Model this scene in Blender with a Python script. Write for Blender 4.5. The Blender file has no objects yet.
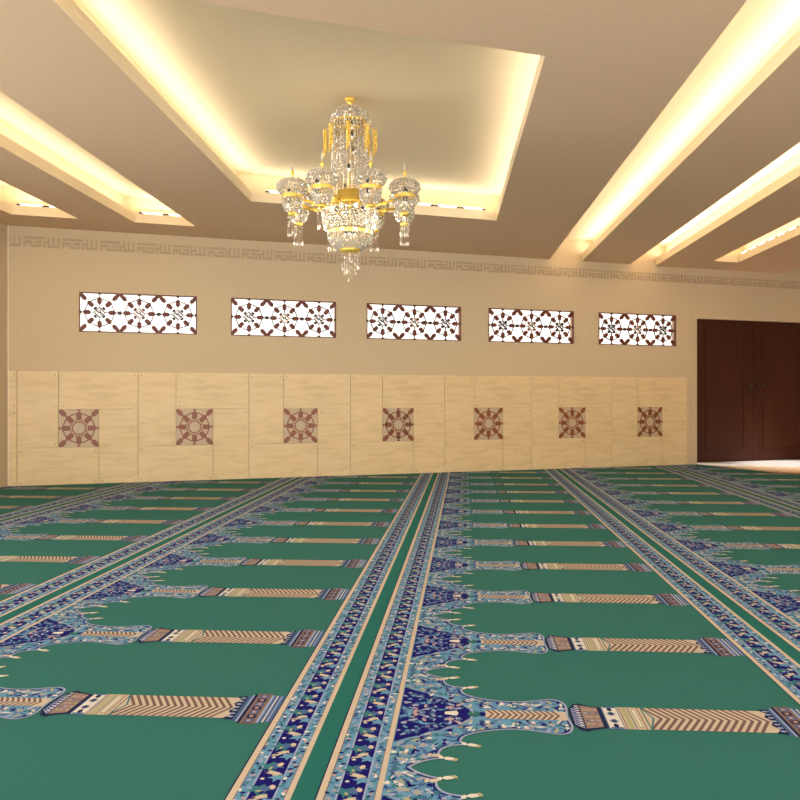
import bpy, bmesh, math, random
from mathutils import Vector, Matrix
PI = math.pi
C = bpy.context.scene.collection
random.seed(7)

# ------------------------------------------------------------------ helpers
def lin(c):
    r = []
    for v in c:
        v = v / 255.0
        r.append(v / 12.92 if v <= 0.04045 else ((v + 0.055) / 1.055) ** 2.4)
    return (r[0], r[1], r[2], 1.0)

def new_mat(name):
    m = bpy.data.materials.new(name); m.use_nodes = True
    nt = m.node_tree; b = nt.nodes['Principled BSDF']
    return m, nt, b

def mat(name, col, rough=0.6, metal=0.0, spec=0.5, noise=0.0, nscale=40.0, bump=0.0, bscale=200.0, emit=None, estr=0.0, stretch=None, trans=0.0):
    m, nt, b = new_mat(name)
    c = lin(col)
    b.inputs['Base Color'].default_value = c
    b.inputs['Roughness'].default_value = rough
    b.inputs['Metallic'].default_value = metal
    b.inputs['Specular IOR Level'].default_value = spec
    if trans: b.inputs['Transmission Weight'].default_value = trans
    tc = nt.nodes.new('ShaderNodeTexCoord')
    mp = nt.nodes.new('ShaderNodeMapping'); nt.links.new(tc.outputs['Object'], mp.inputs['Vector'])
    if stretch: mp.inputs['Scale'].default_value = stretch
    if noise > 0:
        n = nt.nodes.new('ShaderNodeTexNoise'); n.inputs['Scale'].default_value = nscale; n.inputs['Detail'].default_value = 4
        nt.links.new(mp.outputs['Vector'], n.inputs['Vector'])
        r = nt.nodes.new('ShaderNodeValToRGB')
        r.color_ramp.elements[0].position = 0.3; r.color_ramp.elements[1].position = 0.7
        r.color_ramp.elements[0].color = tuple(max(0, x * (1 - noise)) for x in c[:3]) + (1,)
        r.color_ramp.elements[1].color = tuple(min(1, x * (1 + noise)) for x in c[:3]) + (1,)
        nt.links.new(n.outputs['Fac'], r.inputs['Fac']); nt.links.new(r.outputs['Color'], b.inputs['Base Color'])
    if bump > 0:
        n2 = nt.nodes.new('ShaderNodeTexNoise'); n2.inputs['Scale'].default_value = bscale
        nt.links.new(mp.outputs['Vector'], n2.inputs['Vector'])
        bp = nt.nodes.new('ShaderNodeBump'); bp.inputs['Strength'].default_value = bump; bp.inputs['Distance'].default_value = 0.002
        nt.links.new(n2.outputs['Fac'], bp.inputs['Height']); nt.links.new(bp.outputs['Normal'], b.inputs['Normal'])
    if emit is not None:
        b.inputs['Emission Color'].default_value = lin(emit); b.inputs['Emission Strength'].default_value = estr
    return m

class MB:
    def __init__(s): s.v = []; s.f = []; s.m = []; s.sm = []
    def face(s, pts, mi=0, sm=False):
        n = len(s.v); s.v += [tuple(p) for p in pts]; s.f.append(tuple(range(n, n + len(pts)))); s.m.append(mi); s.sm.append(sm)
    def box(s, x0, x1, y0, y1, z0, z1, mi=0):
        n = len(s.v)
        s.v += [(x0,y0,z0),(x1,y0,z0),(x1,y1,z0),(x0,y1,z0),(x0,y0,z1),(x1,y0,z1),(x1,y1,z1),(x0,y1,z1)]
        for f in ((0,3,2,1),(4,5,6,7),(0,1,5,4),(1,2,6,5),(2,3,7,6),(3,0,4,7)):
            s.f.append(tuple(n + i for i in f)); s.m.append(mi); s.sm.append(False)
    def prism(s, pts, y0, y1, mi=0):           # outline in (x,z), counter-clockwise seen from -y, extruded y0(front)..y1
        n = len(s.v); k = len(pts)
        s.v += [(p[0], y0, p[1]) for p in pts] + [(p[0], y1, p[1]) for p in pts]
        s.f.append(tuple(range(n, n + k))); s.m.append(mi); s.sm.append(False)
        s.f.append(tuple(reversed(range(n + k, n + 2 * k)))); s.m.append(mi); s.sm.append(False)
        for i in range(k):
            j = (i + 1) % k
            s.f.append((n + i, n + k + i, n + k + j, n + j)); s.m.append(mi); s.sm.append(False)
    def lathe(s, prof, c=(0,0,0), seg=20, mi=0, sm=True):
        n = len(s.v)
        for r, z in prof:
            for i in range(seg):
                a = 2 * PI * i / seg
                s.v.append((c[0] + r * math.cos(a), c[1] + r * math.sin(a), c[2] + z))
        for k in range(len(prof) - 1):
            for i in range(seg):
                j = (i + 1) % seg
                s.f.append((n + k*seg + i, n + k*seg + j, n + (k+1)*seg + j, n + (k+1)*seg + i)); s.m.append(mi); s.sm.append(sm)
        s.f.append(tuple(n + i for i in reversed(range(seg)))); s.m.append(mi); s.sm.append(False)
        s.f.append(tuple(n + (len(prof)-1)*seg + i for i in range(seg))); s.m.append(mi); s.sm.append(False)
    def tube(s, pts, r, seg=8, mi=0):
        pts = [Vector(p) for p in pts]; n0 = len(s.v); k = len(pts)
        for i, p in enumerate(pts):
            t = (pts[min(i+1, k-1)] - pts[max(i-1, 0)]).normalized()
            up = Vector((0,0,1)) if abs(t.z) < 0.9 else Vector((1,0,0))
            a = t.cross(up).normalized(); b = t.cross(a)
            rr = r[i] if isinstance(r, (list, tuple)) else r
            for j in range(seg):
                an = 2 * PI * j / seg
                s.v.append(tuple(p + a * (rr * math.cos(an)) + b * (rr * math.sin(an))))
        for i in range(k - 1):
            for j in range(seg):
                l = (j + 1) % seg
                s.f.append((n0 + i*seg + j, n0 + i*seg + l, n0 + (i+1)*seg + l, n0 + (i+1)*seg + j)); s.m.append(mi); s.sm.append(True)
        s.f.append(tuple(n0 + j for j in reversed(range(seg)))); s.m.append(mi); s.sm.append(False)
        s.f.append(tuple(n0 + (k-1)*seg + j for j in range(seg))); s.m.append(mi); s.sm.append(False)
    def bead(s, c, rx, rz, mi=0, rot=0.0):
        n = len(s.v); x, y, z = c
        rot += random.random()*PI/2; tx = (random.random()-.5)*rx*.9; ty = (random.random()-.5)*rx*.9
        ca, sa = math.cos(rot) * rx, math.sin(rot) * rx
        s.v += [(x+ca,y+sa,z+tx),(x-sa,y+ca,z+ty),(x-ca,y-sa,z-tx),(x+sa,y-ca,z-ty),(x+tx,y+ty,z+rz),(x-tx,y-ty,z-rz)]
        for f in ((0,1,4),(1,2,4),(2,3,4),(3,0,4),(1,0,5),(2,1,5),(3,2,5),(0,3,5)):
            s.f.append(tuple(n + i for i in f)); s.m.append(mi); s.sm.append(False)
    def ball(s, c, r, mi=0, seg=12, rings=8, sz=1.0):
        prof = [(max(1e-4, r * math.sin(PI * k / rings)), -r * sz * math.cos(PI * k / rings)) for k in range(rings + 1)]
        s.lathe(prof, c, seg, mi)
    def build(s, name, mats, parent=None, loc=None, bev=0.0):
        me = bpy.data.meshes.new(name); me.from_pydata(s.v, [], s.f)
        for m in (mats if isinstance(mats, (list, tuple)) else [mats]): me.materials.append(m)
        me.polygons.foreach_set('material_index', s.m); me.polygons.foreach_set('use_smooth', s.sm)
        me.update()
        o = bpy.data.objects.new(name, me); C.objects.link(o)
        if parent: o.parent = parent
        if loc is not None: o.location = loc
        if bev > 0:
            b = o.modifiers.new('Bevel', 'BEVEL'); b.width = bev; b.segments = 2; b.limit_method = 'ANGLE'
        return o

def tag(o, label=None, cat=None, group=None, kind=None):
    if label: o['label'] = label
    if cat: o['category'] = cat
    if group: o['group'] = group
    if kind: o['kind'] = kind
    return o
def empty(name, loc, rz=0.0):
    o = bpy.data.objects.new(name, None); C.objects.link(o); o.location = loc; o.rotation_euler = (0,0,rz); o.empty_display_size = 0.1
    return o
def children(o): return [x for x in list(C.objects) if x.parent == o]
def copy_tree(o, parent=None):
    kids = children(o)
    c = o.copy(); C.objects.link(c); c.parent = parent
    for ch in kids: copy_tree(ch, c)
    return c

# ------------------------------------------------------------------ measures
TH = math.atan(0.3375)                 # the end wall stands at this angle
CT, ST = math.cos(TH), math.sin(TH)
Y0 = 10.477
ZC, ZL, ZU = 2.94, 3.04, 3.25          # soffit, top of cove lip, recessed ceiling
def W(u, z=0.0, d=0.0): return (u*CT + d*ST, Y0 + u*ST - d*CT, z)     # d>0 is into the room
K = 0.3375; SL = 0.055
def P(p, q, z=0.0):
    X = (p + SL*q) / (1 - SL*K); return (X, q + K*X, z)
P_L, P_R = -4.9, 6.4
Q_B, Q_W = -1.6, 10.477

# ------------------------------------------------------------------ materials
M = {}
M['wall']   = mat('plaster_wall', (210,188,154), 0.75, noise=0.03, nscale=60, bump=0.15, bscale=300, spec=0.3)
M['ceil']   = mat('painted_ceiling', (230,197,164), 0.8, noise=0.02, nscale=30, spec=0.2)
M['recess'] = mat('recess_paint', (232,211,176), 0.8, spec=0.2)
M['cove']   = mat('cove_paint', (226,208,176), 0.7, spec=0.3)
M['frieze'] = mat('frieze_plaster', (192,167,136), 0.7, spec=0.3)
M['overlit_stone'] = mat('overlit_stone', (244,242,240), 0.25, noise=0.02)  # overexposed light by the doors put into the colour
M['tan_stone'] = mat('tan_stone', (196,160,118), 0.35, noise=0.08, nscale=8)
M['screw']  = mat('screw_metal', (120,90,60), 0.4, metal=0.6)
M['orn_base'] = mat('ornament_stone', (200,174,140), 0.4, noise=0.03)
M['orn_red']  = mat('ornament_inlay', (138,74,44), 0.4, noise=0.05)
M['lat_wood'] = mat('lattice_wood', (106,46,24), 0.5, noise=0.1)
M['lat_dark'] = mat('lattice_dark', (44,24,20), 0.5)
M['lat_wire'] = mat('lattice_wire', (96,78,48), 0.4, metal=0.3)
M['lat_ring'] = mat('lattice_ring', (60,46,34), 0.5)
M['med_gold'] = mat('medallion_gold', (176,140,96), 0.4)
M['med_pale'] = mat('medallion_pale', (226,214,180), 0.4)
M['ink'] = mat('medallion_ink', (30,26,26), 0.5)
M['gold'] = mat('polished_gold', (244,208,100), 0.34, metal=0.65, noise=0.04, emit=(236,180,60), estr=0.0)
M['socket'] = mat('black_socket', (22,18,16), 0.4)
M['bulb'] = mat('bulb_glass', (250,248,240), 0.15, emit=(255,240,215), estr=0.9)
M['tube_glow'] = mat('tube_glow', (255,250,235), 0.3, emit=(255,244,220), estr=2.2)
M['tube_cap'] = mat('tube_cap', (30,24,24), 0.4)
M['handle'] = mat('door_handle_metal', (70,60,48), 0.35, metal=0.8)

def marble():
    m, nt, b = new_mat('cream_marble')
    tc = nt.nodes.new('ShaderNodeTexCoord'); mp = nt.nodes.new('ShaderNodeMapping')
    mp.inputs['Scale'].default_value = (1.6, 1.6, 9.0); nt.links.new(tc.outputs['Object'], mp.inputs['Vector'])
    n = nt.nodes.new('ShaderNodeTexNoise'); n.inputs['Scale'].default_value = 1.6; n.inputs['Detail'].default_value = 7; n.inputs['Distortion'].default_value = 1.0
    nt.links.new(mp.outputs['Vector'], n.inputs['Vector'])
    r = nt.nodes.new('ShaderNodeValToRGB'); e = r.color_ramp.elements
    e[0].position = 0.30; e[0].color = lin((218,190,142)); e[1].position = 0.75; e[1].color = lin((234,209,164))
    x = e.new(0.5); x.color = lin((228,201,153))
    nt.links.new(n.outputs['Fac'], r.inputs['Fac']); nt.links.new(r.outputs['Color'], b.inputs['Base Color'])
    b.inputs['Roughness'].default_value = 0.38; b.inputs['Specular IOR Level'].default_value = 0.35
    return m
M['marble'] = marble()
def doorwood():
    m, nt, b = new_mat('dark_door_wood')
    tc = nt.nodes.new('ShaderNodeTexCoord'); mp = nt.nodes.new('ShaderNodeMapping')
    mp.inputs['Scale'].default_value = (30, 30, 1.2); nt.links.new(tc.outputs['Object'], mp.inputs['Vector'])
    n = nt.nodes.new('ShaderNodeTexNoise'); n.inputs['Scale'].default_value = 1.5; n.inputs['Detail'].default_value = 5
    nt.links.new(mp.outputs['Vector'], n.inputs['Vector'])
    r = nt.nodes.new('ShaderNodeValToRGB'); e = r.color_ramp.elements
    e[0].position = 0.3; e[0].color = lin((58,27,14)); e[1].position = 0.7; e[1].color = lin((74,35,19))
    nt.links.new(n.outputs['Fac'], r.inputs['Fac']); nt.links.new(r.outputs['Color'], b.inputs['Base Color'])
    b.inputs['Roughness'].default_value = 0.5; b.inputs['Specular IOR Level'].default_value = 0.25
    return m
M['door'] = doorwood()
def crystal():
    m, nt, b = new_mat('cut_crystal')
    b.inputs['Base Color'].default_value = (0.84, 0.77, 0.66, 1); b.inputs['Roughness'].default_value = 0.10; b.inputs['Metallic'].default_value = 0.35
    b.inputs['IOR'].default_value = 1.5; b.inputs['Transmission Weight'].default_value = 0.30
    b.inputs['Specular IOR Level'].default_value = 0.9
    return m
M['crystal'] = crystal()
def clear():
    m = bpy.data.materials.new('clear_crystal'); m.use_nodes = True; nt = m.node_tree
    for n in list(nt.nodes): nt.nodes.remove(n)
    o = nt.nodes.new('ShaderNodeOutputMaterial'); mx = nt.nodes.new('ShaderNodeMixShader')
    t = nt.nodes.new('ShaderNodeBsdfTransparent'); g = nt.nodes.new('ShaderNodeBsdfGlossy')
    g.inputs['Roughness'].default_value = 0.15; g.inputs['Color'].default_value = (1, .95, .88, 1); mx.inputs[0].default_value = 0.20
    nt.links.new(t.outputs[0], mx.inputs[1]); nt.links.new(g.outputs[0], mx.inputs[2]); nt.links.new(mx.outputs[0], o.inputs[0])
    return m
M['clear'] = clear()
M['pane'] = mat('bright_daylight_pane', (255,255,252), 0.4, emit=(255,255,252), estr=1.0)

# ------------------------------------------------------------------ shell
def grid_holes(us, zs, holes, fn):
    bm = bmesh.new(); vv = {}
    def v(i, j):
        if (i, j) not in vv: vv[(i, j)] = bm.verts.new(fn(us[i], zs[j]))
        return vv[(i, j)]
    for i in range(len(us) - 1):
        for j in range(len(zs) - 1):
            cu, cz = (us[i] + us[i+1]) / 2, (zs[j] + zs[j+1]) / 2
            if any(a < cu < b and c < cz < d for a, b, c, d in holes): continue
            bm.faces.new((v(i, j), v(i+1, j), v(i+1, j+1), v(i, j+1)))
    return bm
def bm_obj(bm, name, m):
    me = bpy.data.meshes.new(name); bm.to_mesh(me); bm.free(); me.materials.append(m)
    o = bpy.data.objects.new(name, me); C.objects.link(o); return o
def thicken(bm, vec):
    ex = bmesh.ops.extrude_face_region(bm, geom=list(bm.faces))
    bmesh.ops.translate(bm, vec=vec, verts=[g for g in ex['geom'] if isinstance(g, bmesh.types.BMVert)])
    bmesh.ops.recalc_face_normals(bm, faces=bm.faces)

UW = [-3.246 + 1.7256*k for k in range(5)]
WH, WZ0, WZ1 = 0.66, 1.765, 2.226
DU0, DU1, DZ = 4.693, 6.85, 2.19
U_L = -4.405/CT
U_R = P(P_R, Q_W)[0]/CT
holes = [(u-WH, u+WH, WZ0, WZ1) for u in UW] + [(DU0, DU1, -0.1, DZ)]
us = sorted({U_L, U_R} | {h[0] for h in holes} | {h[1] for h in holes})
zs = sorted({0.0, WZ0, WZ1, DZ, 3.3})
bm = grid_holes(us, zs, holes, lambda u, z: W(u, z))
thicken(bm, Vector((-ST*0.15, CT*0.15, 0)))
tag(bm_obj(bm, 'wall_back', M['wall']), 'beige plaster end wall with the lattice windows and marble wainscot', 'wall', kind='structure')

def slab(pts, z0, z1, name, m, label, cat):
    bm = bmesh.new(); f = bm.faces.new([bm.verts.new((p[0], p[1], z0)) for p in pts]); thicken(bm, Vector((0,0,z1-z0)))
    return tag(bm_obj(bm, name, m), label, cat, kind='structure')
a = P(P_L, 7.2); b = P(P_L, Q_W); 
slab([a, (b[0], b[1]), (b[0]-0.15, b[1]), (a[0]-0.15, a[1])], 0, 3.3, 'wall_left', M['wall'], 'plain beige side wall at the left edge', 'wall')
a = P(P_R, Q_B); b = P(P_R, Q_W)
slab([a, (b[0], b[1]), (b[0]+0.15, b[1]), (a[0]+0.15, a[1])], 0, 3.3, 'wall_right', M['wall'], 'beige side wall beyond the right edge past the doors', 'wall')
slab([P(P_L-.2,Q_B), P(P_R+.2,Q_B), P(P_R+.2,Q_W+.3), P(P_L-.2,Q_W+.3)], -0.08, 0.0, 'floor', M['tan_stone'], 'tan stone floor showing between carpet and doors', 'floor')

# recesses: (p0, p1, q0, q1, reaches wall)
REC = [(-4.566,-3.956,1.0,9.83,0), (-3.417,-2.806,1.0,9.82,0), (-1.905,0.573,4.262,8.385,0),
       (1.478,1.957,1.0,Q_W,1), (2.700,3.105,1.0,Q_W,1), (3.82,4.215,1.0,9.83,0), (5.30,5.72,1.0,Q_W,1)]
ps = sorted({P_L-.2, P_R+.2} | {r[0] for r in REC} | {r[1] for r in REC})
qs = sorted({Q_B, Q_W, 1.0, 9.82, 9.83, 4.262, 8.385})
bm = grid_holes(ps, qs, [r[:4] for r in REC], lambda p, q: P(p, q, ZC))
SB = 0.16
def quad(bm, *pts, mi=0):
    f = bm.faces.new([bm.verts.new(p) for p in pts]); f.material_index = mi
for (p0, p1, q0, q1, w) in REC:
    P0, P1, Q0 = p0-SB, p1+SB, q0-SB
    Q1 = q1 if w else q1+SB
    quad(bm, P(P0,Q0,ZU), P(P1,Q0,ZU), P(P1,Q1,ZU), P(P0,Q1,ZU), mi=1)
    sides = [((P0,Q0),(P1,Q0)), ((P1,Q0),(P1,Q1)), ((P0,Q1),(P0,Q0))] + ([] if w else [((P1,Q1),(P0,Q1))])
    for s0, s1 in sides: quad(bm, P(*s0,ZL), P(*s1,ZL), P(*s1,ZU), P(*s0,ZU), mi=1)
bmesh.ops.remove_doubles(bm, verts=bm.verts, dist=1e-5)
ceil = bm_obj(bm, 'ceiling', M['ceil']); ceil.data.materials.append(M['recess']); tag(ceil, 'beige suspended ceiling with recessed light coves', 'ceiling', kind='structure')
names = ['far left slot', 'second slot from the left', 'large rectangular tray over the chandelier', 'wide slot right of the tray',
         'second slot right of the tray', 'short third slot right of the tray', 'last slot by the doors']
for k, (p0, p1, q0, q1, w) in enumerate(REC):
    P0, P1, Q0 = p0-SB, p1+SB, q0-SB; Q1 = q1 if w else q1+SB
    bm = bmesh.new()
    o = [(p0,q0),(p1,q0),(p1,q1),(p0,q1)]; O = [(P0,Q0),(P1,Q0),(P1,Q1),(P0,Q1)]
    for i in range(4):
        j = (i+1) % 4
        if w and i == 2: continue
        quad(bm, P(*o[i],ZC), P(*o[j],ZC), P(*o[j],ZL), P(*o[i],ZL))
        quad(bm, P(*o[i],ZL), P(*o[j],ZL), P(*O[j],ZL), P(*O[i],ZL))
    bmesh.ops.remove_doubles(bm, verts=bm.verts, dist=1e-5)
    tag(bm_obj(bm, 'trim_%d' % (k+1), M['cove']), 'cream light cove lip around the ' + names[k], 'trim', kind='structure')

# ------------------------------------------------------------------ wainscot
def octpts(cx, cz, ang, L, Wd, tip=0.35):          # pointed lozenge lying along ang
    pts = [(-L/2,-Wd*0.22),(-L/2+L*tip*0.6,-Wd/2),(L/2-L*tip*0.6,-Wd/2),(L/2,-Wd*0.22),(L/2,Wd*0.22),(L/2-L*tip*0.6,Wd/2),(-L/2+L*tip*0.6,Wd/2),(-L/2,Wd*0.22)]
    c, s = math.cos(ang), math.sin(ang)
    return [(cx + x*c - z*s, cz + x*s + z*c) for x, z in pts]
def ring_strip(mb, pts, wd, y0, y1, mi=0, closed=True):
    n = len(pts)
    for i in range(n if closed else n-1):
        a = Vector(pts[i]); b = Vector(pts[(i+1) % n]); d = (b-a).normalized(); nn = Vector((-d.y, d.x)) * wd/2; e = d*wd*0.3
        mb.prism([tuple(a-nn-e), tuple(b-nn+e), tuple(b+nn+e), tuple(a+nn-e)], y0, y1, mi)
def ornament(h, inner=True, yf=-0.004, yb=0.0):
    mb = MB()
    for k in range(8):
        a = k*PI/4
        mb.prism(octpts(0.140*math.cos(a), 0.140*math.sin(a), a, 0.094, 0.058), yf, yb)
        if k % 2:
            R = 0.252; mb.prism(octpts(R*math.cos(a), R*math.sin(a), a, 0.100, 0.058), yf, yb)
            ring_strip(mb, [(0.175*math.cos(a),0.175*math.sin(a)),(0.215*math.cos(a),0.215*math.sin(a))], 0.018, yf, yb, 0, False)
        else:
            ring_strip(mb, [(0.18*math.cos(a),0.18*math.sin(a)),(h*math.cos(a),h*math.sin(a))], 0.012, yf, yb, 0, False)
            mb.prism(octpts((h-0.007)*math.cos(a), (h-0.007)*math.sin(a), a+PI/2, 0.036, 0.020), yf, yb)
    ring_strip(mb, [(0.170*math.cos(PI/16*(2*k+1)), 0.170*math.sin(PI/16*(2*k+1))) for k in range(16)], 0.013, yf, yb)
    if inner:
        ring_strip(mb, [((0.075 if k % 2 else 0.066)*math.cos(PI/8*k), (0.075 if k % 2 else 0.066)*math.sin(PI/8*k)) for k in range(16)], 0.011, yf, yb)
        for k in range(8):
            a = k*PI/4
            ring_strip(mb, [(0.072*math.cos(a),0.072*math.sin(a)),(0.10*math.cos(a),0.10*math.sin(a))], 0.009, yf, yb, 0, False)
            for sg in (-1, 1):
                ring_strip(mb, [(0.075*math.cos(a+sg*PI/8),0.075*math.sin(a+sg*PI/8)),(0.10*math.cos(a+sg*0.27),0.10*math.sin(a+sg*0.27)),(0.12*math.cos(a+sg*0.19),0.12*math.sin(a+sg*0.19))], 0.009, yf, yb, 0, False)
    return mb
g = 0.002; S3 = 0.4308; H3 = 1.305/3
def panel(u0):
    t = empty('wall_panel', W(u0, 0, 0.0), TH)
    x = [-1.5*S3, -0.5*S3, 0.5*S3, 1.5*S3]; z = [0, H3, 2*H3, 3*H3]
    for (a, b, c, d) in ((x[0],x[1],z[1],z[3]), (x[1],x[3],z[2],z[3]), (x[2],x[3],z[0],z[2]), (x[0],x[2],z[0],z[1])):
        m = MB(); m.box(a+g, b-g, -0.022, -0.001, c+g, d-g); s = m.build('marble_slab', M['marble'], t, bev=0.0012)
        for sx in (a+0.038, b-0.038):
            for sz in (c+0.038, d-0.038):
                q = MB(); q.prism([(sx+0.0065*math.cos(2*PI*i/8), sz+0.0055*math.sin(2*PI*i/8)) for i in range(8)], -0.0245, -0.020)
                q.build('screw', M['screw'], s)
    m = MB(); m.box(x[1]+g, x[2]-g, -0.021, -0.001, z[1]+g, z[2]-g)
    o = m.build('ornament_tile', M['orn_base'], t)
    r = ornament(0.214, True, -0.0235, -0.0212)
    # keep the corner lozenges inside the tile
    r.v = [(max(-0.2132, min(0.2132, v[0])), v[1], max(-0.2150, min(0.2150, v[2])) + 1.5*H3) for v in r.v]
    rr = r.build('rosette_inlay', M['orn_red'], o); rr['label'] = 'reddish brown eight spoke rosette inlay'
    return t
UP = [-3.907 + 1.2925*k for k in range(7)]
proto = panel(UP[0])
plab = ['nearest the left corner', 'second from the left corner, below the gap between first and second windows', 'below the right end of the second window',
        'in the middle, below the third window', 'below the left end of the fourth window', 'below the gap between fourth and fifth windows', 'rightmost, beside the doors']
for k, u in enumerate(UP):
    o = proto if k == 0 else copy_tree(proto)
    o.location = W(u, 0, 0)
    tag(o, 'cream marble wall panel with brown rosette tile, ' + plab[k], 'wall panel', 'marble panels along the end wall')
def sliver(z0, z1, lab):
    m = MB(); a, b = U_L+0.002-(-4.60), UP[0]-1.5*S3-g+4.60
    t = empty('marble_strip', W(-4.60, 0, 0), TH)
    m.box(a+0.004, b-0.001, -0.022, -0.001, z0+g, z1-g); s = m.build('marble_slab', M['marble'], t, bev=0.0012)
    for sz in (z0+0.038, z1-0.038):
        q = MB(); q.prism([(b-0.03+0.006*math.cos(2*PI*i/8), sz+0.006*math.sin(2*PI*i/8)) for i in range(8)], -0.0245, -0.020); q.build('screw', M['screw'], s)
    tag(t, lab, 'wall panel')
sliver(0, 2*H3, 'tall narrow marble strip in the left corner, the lower piece')
sliver(2*H3, 3*H3, 'short narrow marble strip in the left corner, the upper piece')

# ------------------------------------------------------------------ windows
def window():
    zc = (WZ0+WZ1)/2; hh = (WZ1-WZ0)/2; md = 2*WH/3
    t = empty('window_1', W(UW[0], WZ0, 0), TH)
    m = MB(); f = 0.011
    m.box(-WH+.001, WH-.001, -0.006, 0.04, 0.001, f); m.box(-WH+.001, WH-.001, -0.006, 0.04, 2*hh-f, 2*hh-.001)
    m.box(-WH+.001, -WH+f, -0.006, 0.04, f, 2*hh-f); m.box(WH-f, WH-.001, -0.006, 0.04, f, 2*hh-f)
    m.build('window_frame', [M['lat_wood']], t)
    p = MB(); p.box(-WH+.001, WH-.001, 0.10, 0.11, 0.001, 2*hh-.001); p.build('pane', M['pane'], t)
    L = MB(); D = MB(); R = MB()
    for c in (-md, 0, md):
        for k in range(8):
            a = k*PI/4; ca, sa = math.cos(a), math.sin(a)
            L.prism([(x+c, z+hh) for x, z in octpts(0.138*ca, 0.138*sa, a, 0.082, 0.050)], 0.0, 0.02)
            if k % 2:
                pts = octpts(0.268*ca, 0.268*sa, a, 0.128, 0.053)
                L.prism([(x+c, z+hh) for x, z in [(max(-0.2195,min(0.2195,q[0])), max(-hh+.005,min(hh-.005,q[1]))) for q in pts]], -0.002, 0.02)
            else:
                e = (md/2 if k % 4 == 0 else hh)
                D.prism([(x+c, z+hh) for x, z in octpts((e-0.010)*ca, (e-0.010)*sa, a+PI/2, 0.040, 0.026)], 0.0, 0.02)
                ring_strip(D, [(c+0.17*ca, hh+0.17*sa), (c+(e)*ca, hh+(e)*sa)], 0.009, 0.002, 0.018, 0, False)
                ring_strip(D, [(c+0.065*ca, hh+0.065*sa), (c+0.10*ca, hh+0.10*sa)], 0.008, 0.002, 0.018, 0, False)
        ring_strip(R, [(c+0.160*math.cos(PI/8*(k+.5)), hh+0.160*math.sin(PI/8*(k+.5))) for k in range(16)], 0.010, 0.003, 0.016)
    L.build('lattice', M['lat_wood'], t); D.build('lattice_studs', M['lat_dark'], t); R.build('lattice_rings', M['lat_ring'], t)
    for i, c in enumerate((-md, 0, md)):
        m = MB(); r = 0.062
        ring_strip(m, [(c+r*math.cos(k*PI/2), hh+r*math.sin(k*PI/2)) for k in range(4)], 0.010, 0.004, 0.016, 0)
        for s in (-0.026, 0.0, 0.026):
            ring_strip(m, [(c+s-0.022, hh+s+0.022), (c+s+0.022, hh+s-0.022)], 0.008, 0.004, 0.016, 0, False)
        ring_strip(m, [(c-0.035, hh+0.02), (c-0.012, hh-0.004), (c+0.008, hh+0.004), (c+0.034, hh-0.018)], 0.010, 0.003, 0.017, 1, False)
        ring_strip(m, [(c-0.004, hh+0.03), (c+0.016, hh+0.012)], 0.010, 0.003, 0.017, 1, False)
        for sx in (-1,1):
            for sz in (-1,1):
                m.prism([(x+c, z+hh) for x, z in octpts(0.047*sx, 0.047*sz, -sx*sz*PI/4, 0.040, 0.028)], 0.003, 0.017, 2 if i == 1 else 1)
        m.build('medallion', [M['med_gold'] if i == 1 else M['lat_wire'], M['ink'], M['lat_wood']], t)
    return t
wp = window()
wl = ['leftmost of the five', 'second from the left', 'middle one of the five, right of the chandelier', 'fourth from the left', 'rightmost, next to the doors']
for k, u in enumerate(UW):
    o = wp if k == 0 else copy_tree(wp)
    o.name = 'window_%d' % (k+1); o.location = W(u, WZ0, 0)
    tag(o, 'bright clerestory window behind brown rosette lattice, ' + wl[k], 'window', 'lattice windows high on the end wall', 'structure')

# ------------------------------------------------------------------ kufic frieze
rows = ["############..#.#.#.",
        "..............#.#.#.",
        "#####.####.####.#.#.",
        "#.#.#....#.#..#.#.#.",
        "#...######.########."]
rows = ["############..##.#.#",
        "..............##.#.#",
        "#####.####.#####.#.#",
        "#.#.#....#.#..##.#.#",
        "#...######.#########"]
rows = ["#############..#..#..#..",
        ".............. #..#..#..".replace(' ', ''),
        "#####..####.####..#..#..",
        "#.#.#.....#.#..#..#..#..",
        "#...#######.####..#..#.."]
rows = ["#############..#..#..#..",
        "...............#..#..#..",
        "#####..####.####..#..#..",
        "#.#.#.....#.#..#..#..#..",
        "#...#######.##.#######.."]
fr = empty('calligraphy_frieze', W(-4.255*1.0554, 2.715, 0), TH)
m = MB(); PER = 0.407; cw = PER/24; rh = 0.115/5
n = int((U_R + 4.255*1.0554) / PER)
for k in range(-1, n):
    for r, row in enumerate(rows):
        i = 0
        while i < 24:
            if row[i] == '#':
                j = i
                while j < 24 and row[j] == '#': j += 1
                x0 = k*PER + i*cw; x1 = k*PER + j*cw
                x0 = max(x0, U_L + 4.491 + 0.012)
                if x1 > x0 + .002: m.box(x0, x1, -0.011, -0.001, (4-r)*rh, (5-r)*rh + (0.0005 if r else 0))
                i = j
            else: i += 1
m.build('kufic_letters', M['frieze'], fr)
tag(fr, 'raised band of square kufic lettering running along the wall just under the ceiling', 'frieze')

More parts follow.
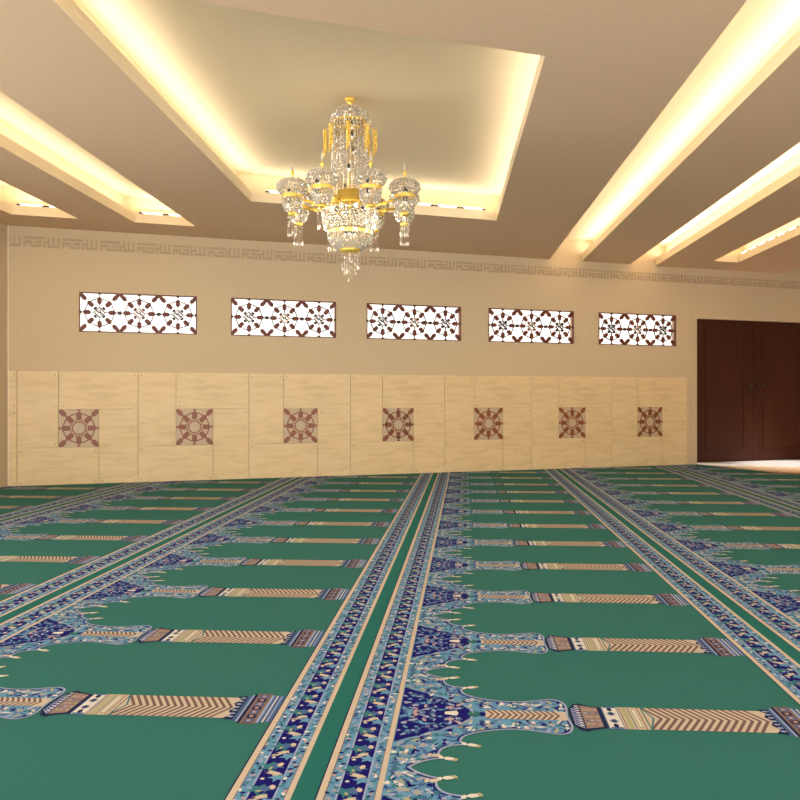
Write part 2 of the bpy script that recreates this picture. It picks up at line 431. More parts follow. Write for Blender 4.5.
# ------------------------------------------------------------------ doors
def door(u0, u1, hside, name, lab):
    t = empty(name, W(u0, 0, 0), TH); w = u1-u0; z0 = 0.045
    m = MB(); m.box(0.003, w-0.003, 0.03, 0.07, z0, DZ-0.004); l = m.build('door_leaf', M['door'], t)
    a, b, c, d = 0.175, w-0.175, 0.21, 2.06
    fr = MB(); k = 0.018
    fr.box(a, b, 0.018, 0.03, c, c+k); fr.box(a, b, 0.018, 0.03, d-k, d); fr.box(a, a+k, 0.018, 0.03, c+k, d-k); fr.box(b-k, b, 0.018, 0.03, c+k, d-k)
    fr.build('panel_moulding', M['door'], l, bev=0.004)
    h = MB(); hx = w-0.07 if hside > 0 else 0.07
    h.box(hx-0.02, hx+0.02, 0.022, 0.03, 1.09, 1.27)
    h.tube([(hx,0.025,1.2),(hx,-0.02,1.2),(hx-hside*0.03,-0.03,1.2),(hx-hside*0.11,-0.03,1.195)], 0.008)
    h.build('door_handle', M['handle'], t)
    tag(t, lab, 'door', kind='structure')
UM = 5.772
door(DU0, UM, 1, 'door_1', 'dark brown wooden door leaf nearest the marble wainscot')
door(UM, DU1, -1, 'door_2', 'dark brown wooden door leaf at the right edge of the photo')
m = MB(); m.box(0, DU1-DU0, 0.075, 0.10, 0.0, DZ); t = m.build('door_backing', M['door'], None, W(DU0,0,0)); t.rotation_euler = (0,0,TH); t.name = 'trim_9'
tag(t, 'dark timber lining behind the two brown door leaves', 'trim', kind='structure')
m = MB(); m.box(0, 0.045, -0.022, -0.001, 0.0, 2.3); m.box(0.012, 0.033, -0.03, -0.022, 0.0, 2.29)
t = m.build('trim_8', M['wall'], None, W(4.580,0,0), bev=0.004); t.rotation_euler = (0,0,TH)
tag(t, 'slim beige vertical casing between the marble wainscot and the doors', 'trim', kind='structure')
# door sill and landing, with the floor's strong light put into its white
A = W(DU0+0.0, 0, 0.0); B = W(7.5, 0, 0.0); 
def poly_slab(name, pts, z0, z1, m, lab, cat, kind=None):
    bm = bmesh.new(); bm.faces.new([bm.verts.new((p[0], p[1], z0)) for p in pts]); thicken(bm, Vector((0,0,z1-z0)))
    return tag(bm_obj(bm, name, m), lab, cat, kind=kind)
poly_slab('overlit_sill', [W(DU0+.002,0,-0.069), W(DU0+.002,0,0.02), (5.67,11.33), (6.75,10.75), W(6.83,0,0.02), W(6.83,0,-0.069)], 0.001, 0.03, M['overlit_stone'],
          'sill slab painted overexposed white on the floor in front of the brown doors', 'door sill')

# ------------------------------------------------------------------ carpets
PHI = math.atan(0.0825); CP, SP = math.cos(PHI), math.sin(PHI)
CM = {}
def cm(n, c): CM[n] = len(CM); cmats.append(mat('carpet_' + n, c, 0.95, spec=0.08, noise=0.10, nscale=900, bump=0.2, bscale=700))
cmats = []
cm('green', (54,118,114)); cm('cream', (206,196,180)); cm('navy', (26,24,116)); cm('turq', (104,160,202)); cm('lilac', (160,176,214))
cm('brown', (122,98,96)); cm('teal', (58,128,140)); cm('white', (226,226,220)); cm('blue', (78,110,162)); cm('olive', (178,180,144)); cm('pink', (190,166,170)); cm('tan', (152,132,126)); cm('dark', (34,44,84))
cm('seam', (40,114,110))
PER_B, ROW0, SHEAR = 0.746, 2.514, 0.0148
tmpl = []                                       # (layer, material, [(s,t)...])
def add(l, c, pts): tmpl.append((l, CM[c], pts))
def rect(l, c, s0, s1, t0, t1): add(l, c, [(s0,t0),(s1,t0),(s1,t1),(s0,t1)])
def flower(l, c, s, t, r, n=5, rot=0.0, el=1.0):
    add(l, c, [(s + r*(1 if k % 2 else 0.45)*math.cos(rot+PI*k/n)*el, t + r*(1 if k % 2 else 0.45)*math.sin(rot+PI*k/n)) for k in range(2*n)])
def leaf(l, c, s, t, L, w, a):
    ca, sa = math.cos(a), math.sin(a)
    pts = [(-L/2,0),(-L*0.2,-w/2),(L*0.25,-w*0.42),(L/2,0),(L*0.25,w*0.42),(-L*0.2,w/2)]
    add(l, c, [(s+x*ca-y*sa, t+x*sa+y*ca) for x, y in pts])
def stroke(l, c, pts, wd):
    for i in range(len(pts)-1):
        a = Vector(pts[i]); b = Vector(pts[i+1]); d = (b-a)
        if d.length < 1e-6: continue
        d.normalize(); n = Vector((-d.y, d.x))*wd/2; e = d*wd*0.3
        add(l, c, [tuple(a-n-e), tuple(b-n+e), tuple(b+n+e), tuple(a+n-e)])
def inside(pt, poly):
    x, y = pt; r = False; j = len(poly)-1
    for i in range(len(poly)):
        if (poly[i][1] > y) != (poly[j][1] > y) and x < (poly[j][0]-poly[i][0])*(y-poly[i][1])/(poly[j][1]-poly[i][1])+poly[i][0]: r = not r
        j = i
    return r
rnd = random.Random(11)
hT = PER_B/2
def border(s0):
    for c, a, b in (('dark',0,.004),('cream',.004,.021),('brown',.021,.024),('turq',.024,.050),('lilac',.050,.055),('navy',.055,.118),('lilac',.118,.123),('turq',.123,.146),('brown',.146,.148),('cream',.148,.163)):
        rect(1, c, s0+a, s0+b, -hT, hT)
    for k in range(6):
        t = -hT + (k+.5)*PER_B/6
        e = 1 if k % 2 else -1
        leaf(3, 'cream', s0+.084+e*.004, t+.004*e, .058, .018, -0.50*e+0.2); flower(3, 'cream', s0+.096, t-.004*e, .013, 4, .3)
        leaf(4, 'navy', s0+.070, t+.008*e, .016, .008, -0.5*e)
        leaf(3, 'cream', s0+.101-e*.004, t+.052, .026, .016, 1.3*e)
        flower(2, 'teal', s0+.070, t+.040, .031, 5, rnd.random()*3); flower(2, 'turq', s0+.104, t-.02, .026, 5, rnd.random()*3)
        flower(2, 'blue', s0+.090, t+.045, .024, 5, rnd.random()*3); flower(3, 'white', s0+.068, t-.030, .008, 5)
        leaf(3, 'olive', s0+.075, t+.03, .02, .008, rnd.random()*3); leaf(2, 'teal', s0+.086, t+.012, .03, .012, rnd.random()*3)
    for a, b in ((.026,.048),(.125,.144)):
        for k in range(56):
            s = s0 + a + (b-a)*rnd.random(); t = -hT + (k+.5)*PER_B/56
            c = ('navy','white','teal','blue','lilac','pink','dark','teal')[rnd.randrange(8)]
            if rnd.random() < .6: leaf(2, c, s, t, .019, .0095, rnd.random()*3)
            else: flower(2, c, s, t, .0085, 4, rnd.random()*3)
border(-.194); border(.028)
rect(1, 'seam', -.031, .028, -hT, hT)
# arch spandrel outline (upper half; t measured from the row centre)
arch = [(.247,.376),(.262,.356),(.285,.336),(.310,.322),(.338,.314),(.326,.300),(.326,.275),(.338,.250),(.362,.232),(.402,.224),(.386,.206),(.388,.182),(.404,.158),(.436,.136),(.485,.118),(.535,.108),(.590,.112),(.640,.126),(.672,.135),(.696,.130),(.712,.112),(.719,.080),(.717,.04),(.713,0)]
def smooth(pts):
    out = []
    for i in range(len(pts)-1):
        p0 = pts[max(i-1,0)]; p1 = pts[i]; p2 = pts[i+1]; p3 = pts[min(i+2,len(pts)-1)]
        for k in range(3):
            t = k/3; out.append(tuple(0.5*((2*p1[a])+(-p0[a]+p2[a])*t+(2*p0[a]-5*p1[a]+4*p2[a]-p3[a])*t*t+(-p0[a]+3*p1[a]-3*p2[a]+p3[a])*t**3) for a in (0,1)))
    return out + [pts[-1]]
sm = smooth(arch[:5]) + smooth(arch[4:10])[1:] + smooth(arch[9:])[1:]
outline = [(.192,.376)] + sm
full = outline + [(s,-t) for s, t in reversed(outline[:-1])]
# split in two halves so each polygon triangulates cleanly
add(1, 'turq', [(.192,0)] + outline); add(1, 'turq', [(s,-t) for s, t in ([(.192,0)] + outline)][::-1])
for sg in (1,-1):
    o2 = [(s, sg*t) for s, t in sm]
    stroke(3, 'lilac', o2, .007)
    stroke(2, 'navy', [(s-.006, t-.006*sg) for s, t in o2], .006)
    for (s, t) in ((.338,.314),(.402,.224)):
        leaf(4, 'white', s+.018, sg*(t+.004), .040, .020, sg*0.25); leaf(4, 'olive', s+.034, sg*(t+.010), .022, .014, -sg*0.9)
        leaf(4, 'white', s-.006, sg*(t-.004), .024, .014, sg*1.2)
    leaf(4, 'cream', .318, sg*.300, .03, .02, .4); leaf(4,'cream', .30, sg*.30, .03,.012,1.4)
tri = [(.194,.216),(.235,.186),(.262,.170),(.292,.142),(.322,.130),(.345,.102),(.370,.086),(.392,.062),(.412,.034),(.418,0)]
tri_full = tri + [(s,-t) for s, t in reversed(tri[:-1])]
add(2, 'navy', tri_full)
for sg in (1,-1): stroke(3, 'lilac', [(s+.006, sg*(t+.006)) for s, t in tri], .004)
add(3, 'green', [(.404,0),(.420,-.024),(.436,-.022),(.452,0),(.436,.022),(.420,.024)])
for i in range(72):
    for _ in range(20):
        s = .20 + .20*rnd.random(); t = .20*rnd.random()
        if inside((s, t+.012), tri_full) and inside((s-.0, t), tri_full): break
    else: continue
    if s > .33 and t < .03: continue
    c = ('pink','turq','blue','lilac','blue','lilac','blue','turq')[rnd.randrange(8)]
    r = .007 + .008*rnd.random()
    for sg in (1,-1): 
        if rnd.random() < .5: flower(3, c, s, sg*t, r, 5, rnd.random()*3)
        else: leaf(3, c, s, sg*t, r*2.6, r*1.0, rnd.random()*3)
add(4, 'white', [(.335,-.010),(.372,-.020),(.378,0),(.372,.020),(.335,.010)]); add(4, 'teal', [(.355,-.008),(.368,-.012),(.368,.012),(.355,.008)])
for sg in (1,-1): flower(4, 'pink', .352, sg*.046, .018, 6)
for i in range(210):
    for _ in range(30):
        s = .195 + .53*rnd.random(); t = .376*rnd.random()
        if inside((s, t), full) and not inside((s, t), tri_full) and not (s > .42 and t < .045) and inside((s+.008, t), full) and inside((s, min(.375, t+.01)), full): break
    else: continue
    c = ('blue','white','teal','blue','lilac','blue','teal','olive','navy','navy','blue','white')[rnd.randrange(12)]
    r = .007 + .008*rnd.random()
    for sg in (1,-1):
        k = rnd.random()
        if k < .35: flower(2, c, s, sg*t, r, 5, rnd.random()*3)
        else: leaf(2, c, s, sg*t, r*2.8, r*.8, rnd.random()*3)
for (s, t) in ((.235,.25),(.28,.235),(.225,.33),(.47,.09),(.60,.085),(.66,.07)):
    for sg in (1,-1): flower(3, 'lilac', s, sg*t, .020, 6); flower(4, 'olive', s, sg*t, .011, 5)
# stem
add(3, 'navy', [(.440,0),(.448,-.018),(.462,-.012),(.466,0),(.462,.012),(.448,.018)])
rect(3, 'cream', .462, .712, -.034, .034)
def herring(s0, s1, hw, per, l):
    n = int((s1-s0)/per)
    for k in range(n):
        a = s0 + k*per
        for sg in (1,-1): add(l, 'brown', [(a+hw*.55,0),(a+hw*.55+per*.48,0),(a+per*.48,sg*hw),(a,sg*hw)][::sg])
herring(.462, .700, .034, .0185, 4)
# capital
def band(l, c, s0, s1, h0, h1=None): 
    h1 = h0 if h1 is None else h1
    add(l, c, [(s0,-h0),(s1,-h1),(s1,h1),(s0,h0)])
add(2, 'dark', [(0.723,-.055),(0.742,-.100),(0.762,-.110),(0.780,-.096),(0.828,-.080),(0.828,.080),(0.780,.096),(0.762,.110),(0.742,.100),(0.723,.055)])
band(3, 'lilac', 0.732, 0.758, .062, .090)
for k in range(9):
    t = -.064 + k*.016; add(4, 'navy', [(0.734,t*.85-.003),(0.758,t*1.25-.003),(0.758,t*1.25+.004),(0.734,t*.85+.004)])
    leaf(4, 'white', 0.752, t*1.2+.008, .016, .007, 0)
band(3, 'tan', 0.762, 0.815, .090, .074)
for a in (0.773,0.787,0.807):
    for k in range(5): flower(4, ('lilac','olive','blue','pink')[(k+int(a*1000)) % 4], a, -.056+k*.028, .0085, 4)
band(2, 'dark', 0.826, 0.838, .080, .088); band(2, 'blue', 0.828, 0.878, .088)
band(3, 'white', 0.832, 0.875, .083)
for t in (-.062,-.028,.028,.062): band(4, 'blue', 0.838, 0.868, .0); leaf(4, 'dark', 0.853, t, .030, .016, PI/2); 
for t in (-.028,.028): flower(4, 'blue', 0.853, t, .018, 8); flower(5, 'dark', 0.853, t, .009, 8)
rect(4, 'blue', 0.836, 0.872, -.083, -.074); rect(4, 'blue', 0.836, 0.872, .074, .083)
band(2, 'cream', 0.878, 0.952, .085); band(3, 'brown', 0.883, 0.886, .085); band(3, 'olive', 0.891, 0.906, .082); band(3, 'teal', 0.910, 0.913, .082)
band(3, 'olive', 0.920, 0.934, .076); band(4, 'white', 0.923, 0.931, .066); band(3, 'brown', 0.940, 0.943, .085)
# column shaft
rect(2, 'cream', .956, 1.345, -.083, .083)
herring(.950, 1.300, .083, .0228, 3)
add(4, 'teal', [(.952,-.083),(.957,-.083),(.980,0),(.957,.083),(.952,.083),(.974,0)])
# base
add(5, 'dark', [(1.315,-.090),(1.350,-.094),(1.350,.094),(1.315,.090),(1.335,.06),(1.320,.03),(1.335,0),(1.320,-.03),(1.335,-.06)])
for k in range(7): leaf(6, 'lilac', 1.338, -.075+k*.025, .020, .012, 0)
band(2, 'blue', 1.345, 1.362, .100); band(2, 'lilac', 1.362, 1.368, .108); band(2, 'dark', 1.368, 1.378, .116); band(2, 'brown', 1.378, 1.426, .122)
for k in range(7):
    t = -.099 + k*.033; rect(3, 'dark' if k % 2 else 'blue', 1.388, 1.416, t-.012, t+.012); rect(4, 'pink', 1.396, 1.408, t-.006, t+.006)
band(3, 'tan', 1.381, 1.384, .120); band(3, 'tan', 1.420, 1.423, .120)
band(2, 'lilac', 1.426, 1.434, .112); band(2, 'blue', 1.434, 1.444, .108); band(2, 'white', 1.444, 1.448, .108); band(2, 'blue', 1.448, 1.472, .104); band(3, 'lilac', 1.458, 1.462, .104)

A0 = -0.401; PA = 1.6655
def ab(a, b, z):
    b = b + SHEAR*a
    return (a*CP + b*SP, -a*SP + b*CP, z)
wall_co = Vector(W(0, 0, 0.026)); wall_no = Vector((-ST, CT, 0))
lp0 = Vector(P(P_L, 0)); lp1 = Vector(P(P_L, 10)); ld = (lp1-lp0).normalized(); left_no = Vector((-ld.y, ld.x, 0))
re = Vector((0.68, -1.68, 0)).normalized(); right_no = Vector((-re.y, re.x, 0)); right_co = Vector((4.44, 11.93, 0))
if right_no.dot(Vector((1,1,0))) < 0: right_no = -right_no
rn2, rc2 = Vector(P(P_R, 0)), None
for r in range(-3, 3):
    sa = A0 + PA*r                                  # left seam; the roll runs from this seam to the next
    a0, a1 = sa, sa + PA
    b0, b1 = 0.05, 13.6
    mb = MB()
    n0 = 0
    for i in range(1):
        v = [ab(a0+.0001,b0,.001), ab(a1-.0001,b0,.001), ab(a1-.0001,b1,.001), ab(a0+.0001,b1,.001)]
        tpv = [(x,y,.010) for x,y,z in v]
        mb.face(tpv, CM['green'])
        for i in range(4): j = (i+1) % 4; mb.face([v[i], v[j], tpv[j], tpv[i]], CM['green'])
        mb.face(v[::-1], CM['green'])
    for k in range(-3, 15):
        bc = ROW0 + PER_B*k
        if bc + hT < b0+.3: continue
        for ti, (l, mi, pts) in enumerate(tmpl):
            z = .010 + .0005*l + (ti % 45)*1e-5
            q = []
            for s, t in pts:
                q.append((s, t))
            smax = max(s for s, t in q); smin = min(s for s, t in q)
            if smax <= 0.0: q = [(s+PA, t) for s, t in q]      # left half of the seam belongs to this roll's right edge
            elif smin < 0.0: # seam strip: split
                mb.face([ab(sa+max(.0001,s), bc+t, z) for s, t in q], mi)
                q = [(min(PA-.0001, s+PA), t) for s, t in q]
            area = sum(q[i][0]*q[(i+1)%len(q)][1]-q[(i+1)%len(q)][0]*q[i][1] for i in range(len(q)))
            if area < 0: q = q[::-1]
            mb.face([ab(sa+s, bc+t, z) for s, t in q], mi)
    o = mb.build('prayer_carpet', cmats)
    bm = bmesh.new(); bm.from_mesh(o.data)
    for co, no in ((wall_co, wall_no), (lp0 + left_no*(-0.004), left_no), (right_co, right_no), (Vector(P(P_R,0)) + left_no*0.004, -left_no)):
        bmesh.ops.bisect_plane(bm, geom=list(bm.verts)+list(bm.edges)+list(bm.faces), plane_co=co, plane_no=no, clear_outer=True)
    if not bm.faces:
        bm.free(); bpy.data.objects.remove(o); continue
    bm.to_mesh(o.data); bm.free()
    lab = {-3:'in the far left corner of the hall', -2:'second from the left wall, left of the foreground rows', -1:'filling the left half of the foreground',
           0:'filling the right half of the foreground', 1:'right of the foreground one, reaching the right edge', 2:'in the far right, ending near the doors', 3:'outermost right'}[r]
    tag(o, 'green prayer carpet runner ' + lab, 'carpet', 'prayer carpet runners')

# ------------------------------------------------------------------ cove lamps
lamps = []
def lamp(pos, L, ang):
    global lamps
    if not lamps:
        t = empty('lamp_module', pos, ang)
        m = MB(); m.tube([(-L/2+.03,0,.014),(L/2-.03,0,.014)], 0.012, 10); m.build('glowing_tube', M['tube_glow'], t)
        m = MB(); m.box(-L/2+.004, -L/2+.044, -.016, .014, 0.0, .016); m.build('end_cap', M['tube_cap'], t)
        m = MB(); m.box(L/2-.044, L/2-.004, -.016, .014, 0.0, .016); m.build('end_cap', M['tube_cap'], t)
    else:
        t = copy_tree(lamps[0]); t.location = pos; t.rotation_euler = (0,0,ang)
    lamps.append(t); return t
def lamp_row(p0, q0, p1, q1, L, grp, lab):
    a = Vector(P(p0, q0, ZL+.001)); b = Vector(P(p1, q1, ZL+.001)); d = b-a; n = int(d.length/L); ang = math.atan2(d.y, d.x)
    for k in range(n):
        t = lamp(a + d.normalized()*L*(k+.5) + d.normalized()*(d.length-n*L)/2, L-.004, ang)
        tag(t, lab, 'lamp', grp)
lamp_row(-1.89, 8.405, .56, 8.405, .30, 'lamp modules on the far ledge of the big tray', 'small glowing lamp module in the row on the far ledge of the big ceiling tray')
lamp_row(-3.41, 9.840, -2.82, 9.840, .28, 'lamp modules at the end of the second slot', 'small glowing lamp module on the end ledge of the second ceiling slot from the left')
lamp_row(-4.56, 9.850, -3.97, 9.850, .28, 'lamp modules at the end of the leftmost slot', 'small glowing lamp module on the end ledge of the leftmost ceiling slot')
lamp_row(4.235, 7.0, 4.235, 9.81, .31, 'lamp modules along the short right slot', 'small glowing lamp module along the side ledge of the short ceiling slot above the doors')

def area(name, loc, sx, sy, rz, power, col=(1.0,.955,.83), up=True):
    d = bpy.data.lights.new(name, 'AREA'); d.shape = 'RECTANGLE'; d.size = sx; d.size_y = sy; d.energy = power; d.color = col
    o = bpy.data.objects.new(name, d); C.objects.link(o); o.location = loc; o.rotation_euler = (PI if up else 0, 0, rz if not up else -rz)
    # orient so that the long side (x) lies along rz
    o.rotation_euler = (Matrix.Rotation(rz, 4, 'Z') @ Matrix.Rotation(PI if up else 0, 4, 'X')).to_euler()
    return o
WPM = 1.9                                           # watts per metre of cove lamp
def strip(p0, q0, p1, q1, k=1.0, z=ZL+.045, c=None, lean=.40):
    a = Vector(P(p0,q0,z)); b = Vector(P(p1,q1,z)); d = b-a
    o = area('cove_light', (a+b)/2, d.length, 0.05, math.atan2(d.y, d.x), WPM*d.length*k)
    mid = (a+b)/2; n = Vector((-d.y, d.x, 0)).normalized()
    if n.dot(Vector(P(c[0],c[1],z)) - mid) < 0: n = -n
    aim = (Vector((0,0,1)) + n*lean).normalized()                 # lamps lean towards the middle of the recess
    x = d.normalized(); zz = -aim; y = zz.cross(x)
    o.rotation_euler = Matrix((x, y, zz)).transposed().to_euler()
for i, (p0, p1, q0, q1, w) in enumerate(REC):
    k = (1.8,1.8,1.35,2.4,2.6,1.9,.12)[i]; e = 0.08; qe = q1-.05 if w else q1
    c = ((p0+p1)/2, (q0+q1)/2); LN = 1.0 if i == 2 else .4
    strip(p0-e, q0, p0-e, qe, k*(.55 if i != 2 else 1), c=c, lean=LN); strip(p1+e, q0, p1+e, qe, k*(.55 if i != 2 else .8), c=c, lean=LN)
    if not w: strip(p0, q1+e, p1, q1+e, k*.8, c=c, lean=LN)
    if i == 2: strip(p0, q0-e, p1, q0-e, k*.5, c=c)

# ------------------------------------------------------------------ chandelier
CX, CY = -0.375, 6.0
ch = empty('chandelier', (CX, CY, ZU-0.001-0.0), 0.0)
ch.location = (CX, CY, 2.0)
def z_of(y, Y=CY): return 1 + (398-y)/800*Y - 2.0
crys, gold, clr = M['crystal'], M['gold'], M['clear']
ztop = ZU - 2.0 - 0.002
m = MB(); m.lathe([(.034,0),(.038,-.006),(.038,-.016),(.034,-.022),(.020,-.030),(.016,-.050),(.013,-.080),(.018,-.088),(.014,-.10)], (0,0,ztop), 20); m.build('canopy', gold, ch)
m = MB(); m.tube([(0,0,ztop-.09),(0,0,z_of(236))], .009); m.build('stem', gold, ch)
def goldring(name, z, r, h, parent=ch, mt=gold, th=.006):
    m = MB(); n = 32
    prof = [(r-th, -h/2),(r, -h/2),(r, h/2),(r-th, h/2),(r-th,-h/2)]
    k = len(m.v)
    for rr, zz in prof[:4]:
        for i in range(n): m.v.append((rr*math.cos(2*PI*i/n), rr*math.sin(2*PI*i/n), z+zz))
    for a in range(4):
        b = (a+1) % 4
        for i in range(n):
            j = (i+1) % n; m.f.append((a*n+i, a*n+j, b*n+j, b*n+i)); m.m.append(0); m.sm.append(False)
    return m.build(name, mt, parent)
def spokes(m, z, r, n, rr=.004):
    for i in range(n): a = 2*PI*i/n; m.tube([(0,0,z),(r*math.cos(a), r*math.sin(a), z)], rr, 6)
# crown dome
zd0, zd1 = z_of(121), z_of(107.5)
m = MB()
for k in range(8):
    f = k/7; z = zd0 + (zd1-zd0)*math.sin(f*PI/2); r = .132*math.cos(f*PI/2)+.010
    n = max(6, int(2*PI*r/.021))
    for i in range(n): a = 2*PI*(i+.5*(k%2))/n; m.bead((r*math.cos(a), r*math.sin(a), z), .0125, .014, 0, a)
m.build('crystal_crown', crys, ch)
goldring('upper_ring', z_of(122), .130, .026); goldring('lower_ring', z_of(131), .120, .020)
m = MB(); spokes(m, z_of(122), .128, 8); spokes(m, z_of(131), .118, 8); m.build('ring_spokes', gold, ch)
# crown fringe
m = MB()
for i in range(28):
    a = 2*PI*i/28
    for j in range(4): m.bead((.137*math.cos(a), .137*math.sin(a), zd0-.012-.020*j), .007, .010, 0, a)
m.build('crystal_fringe', crys, ch)
# column of strands
m = MB(); zs0, zs1 = z_of(127), z_of(192)
for i in range(30):
    a = 2*PI*i/30; n = 25
    for j in range(n):
        f = j/(n-1); r = .128 + .022*f**2.0
        m.bead((r*math.cos(a), r*math.sin(a), zs0+(zs1-zs0)*f), .0088, .0108, 0, a)
for i in range(12):
    a = 2*PI*i/12+.1; n = 24
    for j in range(n): m.bead((.075*math.cos(a), .075*math.sin(a), zs0+(zs1-zs0)*j/(n-1)), .008, .011, 0, a)
o = m.build('crystal_strands', crys, ch); o['kind'] = 'stuff'
# gold chimes
for i in range(8):
    a = 2*PI*i/8; m = MB(); c, s = math.cos(a), math.sin(a)
    for j in range(6):
        e = 2*PI*j/6; x, y = .186*c + .012*math.cos(e), .186*s + .012*math.sin(e); top, bot = 130+(j%3), 149+2.5*(j%4); nn = 12
        for k in range(nn): m.bead((x, y, z_of(top)+(z_of(bot)-z_of(top))*k/(nn-1)), .0068, .011, 0, a)
    m.tube([(.118*c,.118*s,z_of(129)),(.15*c,.15*s,z_of(128)),(.188*c,.188*s,z_of(130))], .0022, 6)
    m.build('gold_tassel', gold, ch)
# hub
m = MB(); m.lathe([(.03,z_of(203)),(.10,z_of(203.5)),(.190,z_of(207.5)),(.198,z_of(206)),(.150,z_of(199)),(.098,z_of(195.5)),(.094,z_of(191.5)),(.080,z_of(190.5))], (0,0,0), 28); m.build('hub', gold, ch)
# interior bulbs
def bulb_at(parent, pos, rad=.017, tilt=(0,0,-1)):
    v = Vector(tilt).normalized(); p = Vector(pos)
    s = MB(); s.tube([p, p+v*.034], .014, 10); so = s.build('lamp_socket', M['socket'], parent)
    b = MB(); b.ball(p+v*(.030+rad*.8), rad, 0, 12, 8); b.build('bulb', M['bulb'], parent)
for i in range(8):
    a = 2*PI*(i+.5)/8; c, s = math.cos(a), math.sin(a)
    bulb_at(ch, (.095*c,.095*s,z_of(208.5)), .021, (c*1.6, s*1.6, -.25))
for i in range(6):
    a = 2*PI*(i+.5)/6; c, s = math.cos(a), math.sin(a)
    bulb_at(ch, (.018*c,.018*s,z_of(231)), .015, (c*.7, s*.7, -1))
for (x, y, zz) in ((.02,-.05,124),(.012,-.05,134),(.035,-.05,149),(-.005,-.05,166),(-.03,-.05,186)): bulb_at(ch, (x, y, z_of(zz)), .013)
m = MB(); spokes(m, z_of(232), .165, 6, .004); m.build('bowl_spokes', gold, ch)
# bowl
def net(m, prof, step=.0235, bead=.0108):
    # prof: list of (r,z); walk down the profile placing rings of beads
    for i in range(len(prof)-1):
        (r0,z0),(r1,z1) = prof[i], prof[i+1]; L = math.hypot(r1-r0, z1-z0); n = max(1, int(round(L/step)))
        for k in range(n):
            f = k/n; r = r0+(r1-r0)*f; z = z0+(z1-z0)*f; c = max(4, int(2*PI*r/(step*.95)))
            for j in range(c):
                a = 2*PI*(j+.5*(k%2)+.13*i)/c
                m.bead((r*math.cos(a)*(1+.01*math.sin(9*a)), r*math.sin(a), z), bead*(.8+.4*random.random()), bead*1.25, 0, a)
m = MB(); net(m, [(.204,z_of(211.5)),(.206,z_of(215)),(.202,z_of(221)),(.188,z_of(229)),(.170,z_of(233))]); o = m.build('crystal_basket', crys, ch)
goldring('bowl_ring', z_of(233.5), .170, .026)
m = MB(); net(m, [(.166,z_of(235.5)),(.160,z_of(239)),(.140,z_of(243)),(.110,z_of(247)),(.078,z_of(250))]); m.build('crystal_bowl', crys, ch)
m = MB(); m.lathe([(.050,z_of(253)),(.074,z_of(251.5)),(.078,z_of(249.5)),(.070,z_of(248.5))], (0,0,0), 28); m.build('bowl_base', gold, ch)
m = MB()
for (R, n, y0, y1) in ((.068,12,254,268),(.044,9,254,273),(.015,3,254,280)):
    for i in range(n):
        a = 2*PI*i/n; k = int((y1-y0)/2.2)
        for j in range(k): m.bead((R*math.cos(a), R*math.sin(a), z_of(y0+(y1-y0)*j/k)), .0035, .0075, 0, a)
        m.bead((R*math.cos(a), R*math.sin(a), z_of(y1)), .007, .018, 0, a)
m.build('hanging_crystals', clr, ch)
# eight arms with cups
RA = 0.443; ZR = 1 + 209.6/800*(CY-.405) - 2.0        # height of the cup rings
def make_cup():
    # cup parts are built around the arm end, then placed by each cup's own location
    e = MB()
    net(e, [(.100,.040),(.112,.060),(.108,.085),(.085,.108),(.050,.122),(.015,.128)], .0215, .0100)
    net(e, [(.078,.018),(.100,.038)], .0215, .0100)
    net(e, [(.072,-.012),(.074,-.035),(.066,-.070),(.050,-.100),(.036,-.122)], .0215, .0098)
    cup = e.build('crystal_cup', crys, ch)
    goldring('cup_ring', 0.003, .078, .030, cup)
    m = MB(); m.lathe([(.016,-.142),(.030,-.136),(.036,-.128),(.034,-.118),(.020,-.112)], (0,0,0), 20); m.build('cup_base', gold, cup)
    m = MB(); m.tube([(0,0,-.115),(0,0,.13)], .004, 6); spokes(m, 0.0, .075, 4, .003); m.build('cup_rod', gold, cup)
    m = MB(); m.lathe([(.010,.128),(.012,.136),(.006,.142),(.006,.156),(.015,.166),(.013,.178),(.006,.186),(.005,.192)], (0,0,0), 12)
    m.build('finial', gold, cup)
    m = MB(); m.lathe([(.006,.192),(.011,.203),(.007,.225),(.0015,.262)], (0,0,0), 8, 0, False); m.build('finial_spike', crys, cup)
    bulb_at(cup, (.018,-.030,.060), .013); bulb_at(cup, (.018,-.030,-.010), .015)
    m = MB()
    for i in range(10):
        a = 2*PI*i/10
        for j in range(8): m.bead((.033*math.cos(a), .033*math.sin(a), -.148-.014*j), .0030, .0065, 0, a)
        m.bead((.033*math.cos(a), .033*math.sin(a), -.275), .006, .020, 0, a)
    m.build('hanging_crystals', clr, cup)
    return cup
cup0 = make_cup()
for i in range(8):
    a = PI/8 + i*PI/4; c, s = math.cos(a), math.sin(a)
    cup = cup0 if i == 0 else copy_tree(cup0, ch)
    cup.location = (RA*c, RA*s, ZR); cup.rotation_euler = (0,0,a)
    m = MB(); zb = ZR-.134
    zr = ZR - .012
    m.tube([(.15*c,.15*s,z_of(200)),(.21*c,.21*s,zr-.030),(.28*c,.28*s,zr-.018),((RA-.074)*c,(RA-.074)*s,zr)], [.014,.012,.011,.010], 8)
    m.lathe([(.008,-.018),(.020,-.008),(.020,.008),(.008,.018)], (.285*c,.285*s,zr-.018), 12)
    m.build('arm', gold, ch)
for i in range(8):
    a = PI/8 + i*PI/4; d = bpy.data.lights.new('cup_light', 'POINT'); d.energy = 1.0; d.color = (1,.92,.76); d.shadow_soft_size = .03
    o = bpy.data.objects.new('cup_light', d); C.objects.link(o); o.location = (CX+.30*math.cos(a), CY+.30*math.sin(a), 2.0+ZR-.21)
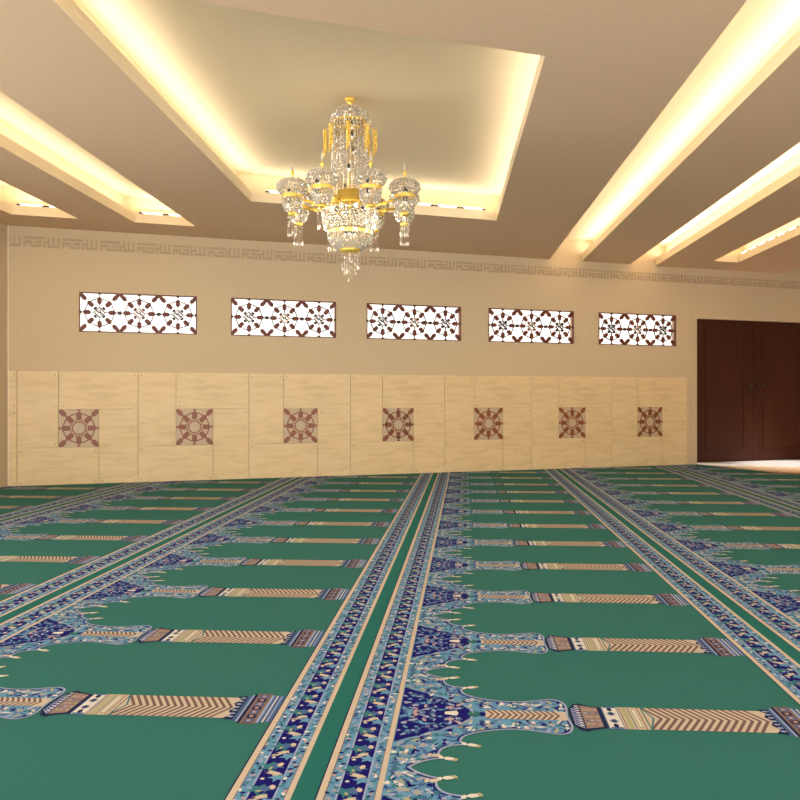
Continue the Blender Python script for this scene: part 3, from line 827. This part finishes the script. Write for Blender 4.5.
tag(ch, 'large gold and crystal chandelier with eight cup lamps hanging from the ceiling tray', 'chandelier')

# ------------------------------------------------------------------ light, world, camera
d = bpy.data.lights.new('added_sill_spot', 'SPOT'); d.energy = 620; d.spot_size = math.radians(40); d.spot_blend = 0.8; d.color = (1,.93,.88); d.shadow_soft_size = .05  # added spot with no fixture of its own, brightens the sill
o = bpy.data.objects.new('added_sill_spot', d); C.objects.link(o); o.location = P(5.5, 9.85, 3.1)
o.rotation_euler = (Vector((5.8,11.62,0)) - Vector(o.location)).to_track_quat('-Z','Y').to_euler()

w = bpy.data.worlds.new('World'); bpy.context.scene.world = w; w.use_nodes = True
bg = w.node_tree.nodes['Background']; nt = w.node_tree; tc = nt.nodes.new('ShaderNodeTexCoord'); sx = nt.nodes.new('ShaderNodeSeparateXYZ'); cr = nt.nodes.new('ShaderNodeValToRGB')
ma = nt.nodes.new('ShaderNodeMapRange'); ma.inputs[1].default_value = -1; ma.inputs[2].default_value = 1
nt.links.new(tc.outputs['Generated'], sx.inputs[0]); nt.links.new(sx.outputs['Z'], ma.inputs[0]); nt.links.new(ma.outputs[0], cr.inputs['Fac'])
for pos, v in ((0.20,.45),(0.38,1.0),(0.54,1.0),(0.72,.25)):
    e = cr.color_ramp.elements.new(pos); e.color = (v, v*.97, v*.92, 1)
cr.color_ramp.elements.remove(cr.color_ramp.elements[0]); cr.color_ramp.elements.remove(cr.color_ramp.elements[-1])
nt.links.new(cr.outputs[0], bg.inputs[0]); bg.inputs[1].default_value = 5.5

cam = bpy.data.cameras.new('Camera'); co = bpy.data.objects.new('Camera', cam); C.objects.link(co)
co.location = (0, 0, 1.0); co.rotation_euler = (PI/2, 0, 0)
cam.sensor_width = 36; cam.lens = 36; cam.shift_y = -0.0025; cam.clip_start = 0.05
sc = bpy.context.scene; sc.camera = co
sc.view_settings.view_transform = 'Standard'; sc.view_settings.look = 'None'; sc.view_settings.gamma = 1.0
sc.view_settings.use_curve_mapping = False; sc.view_settings.exposure = 0.0
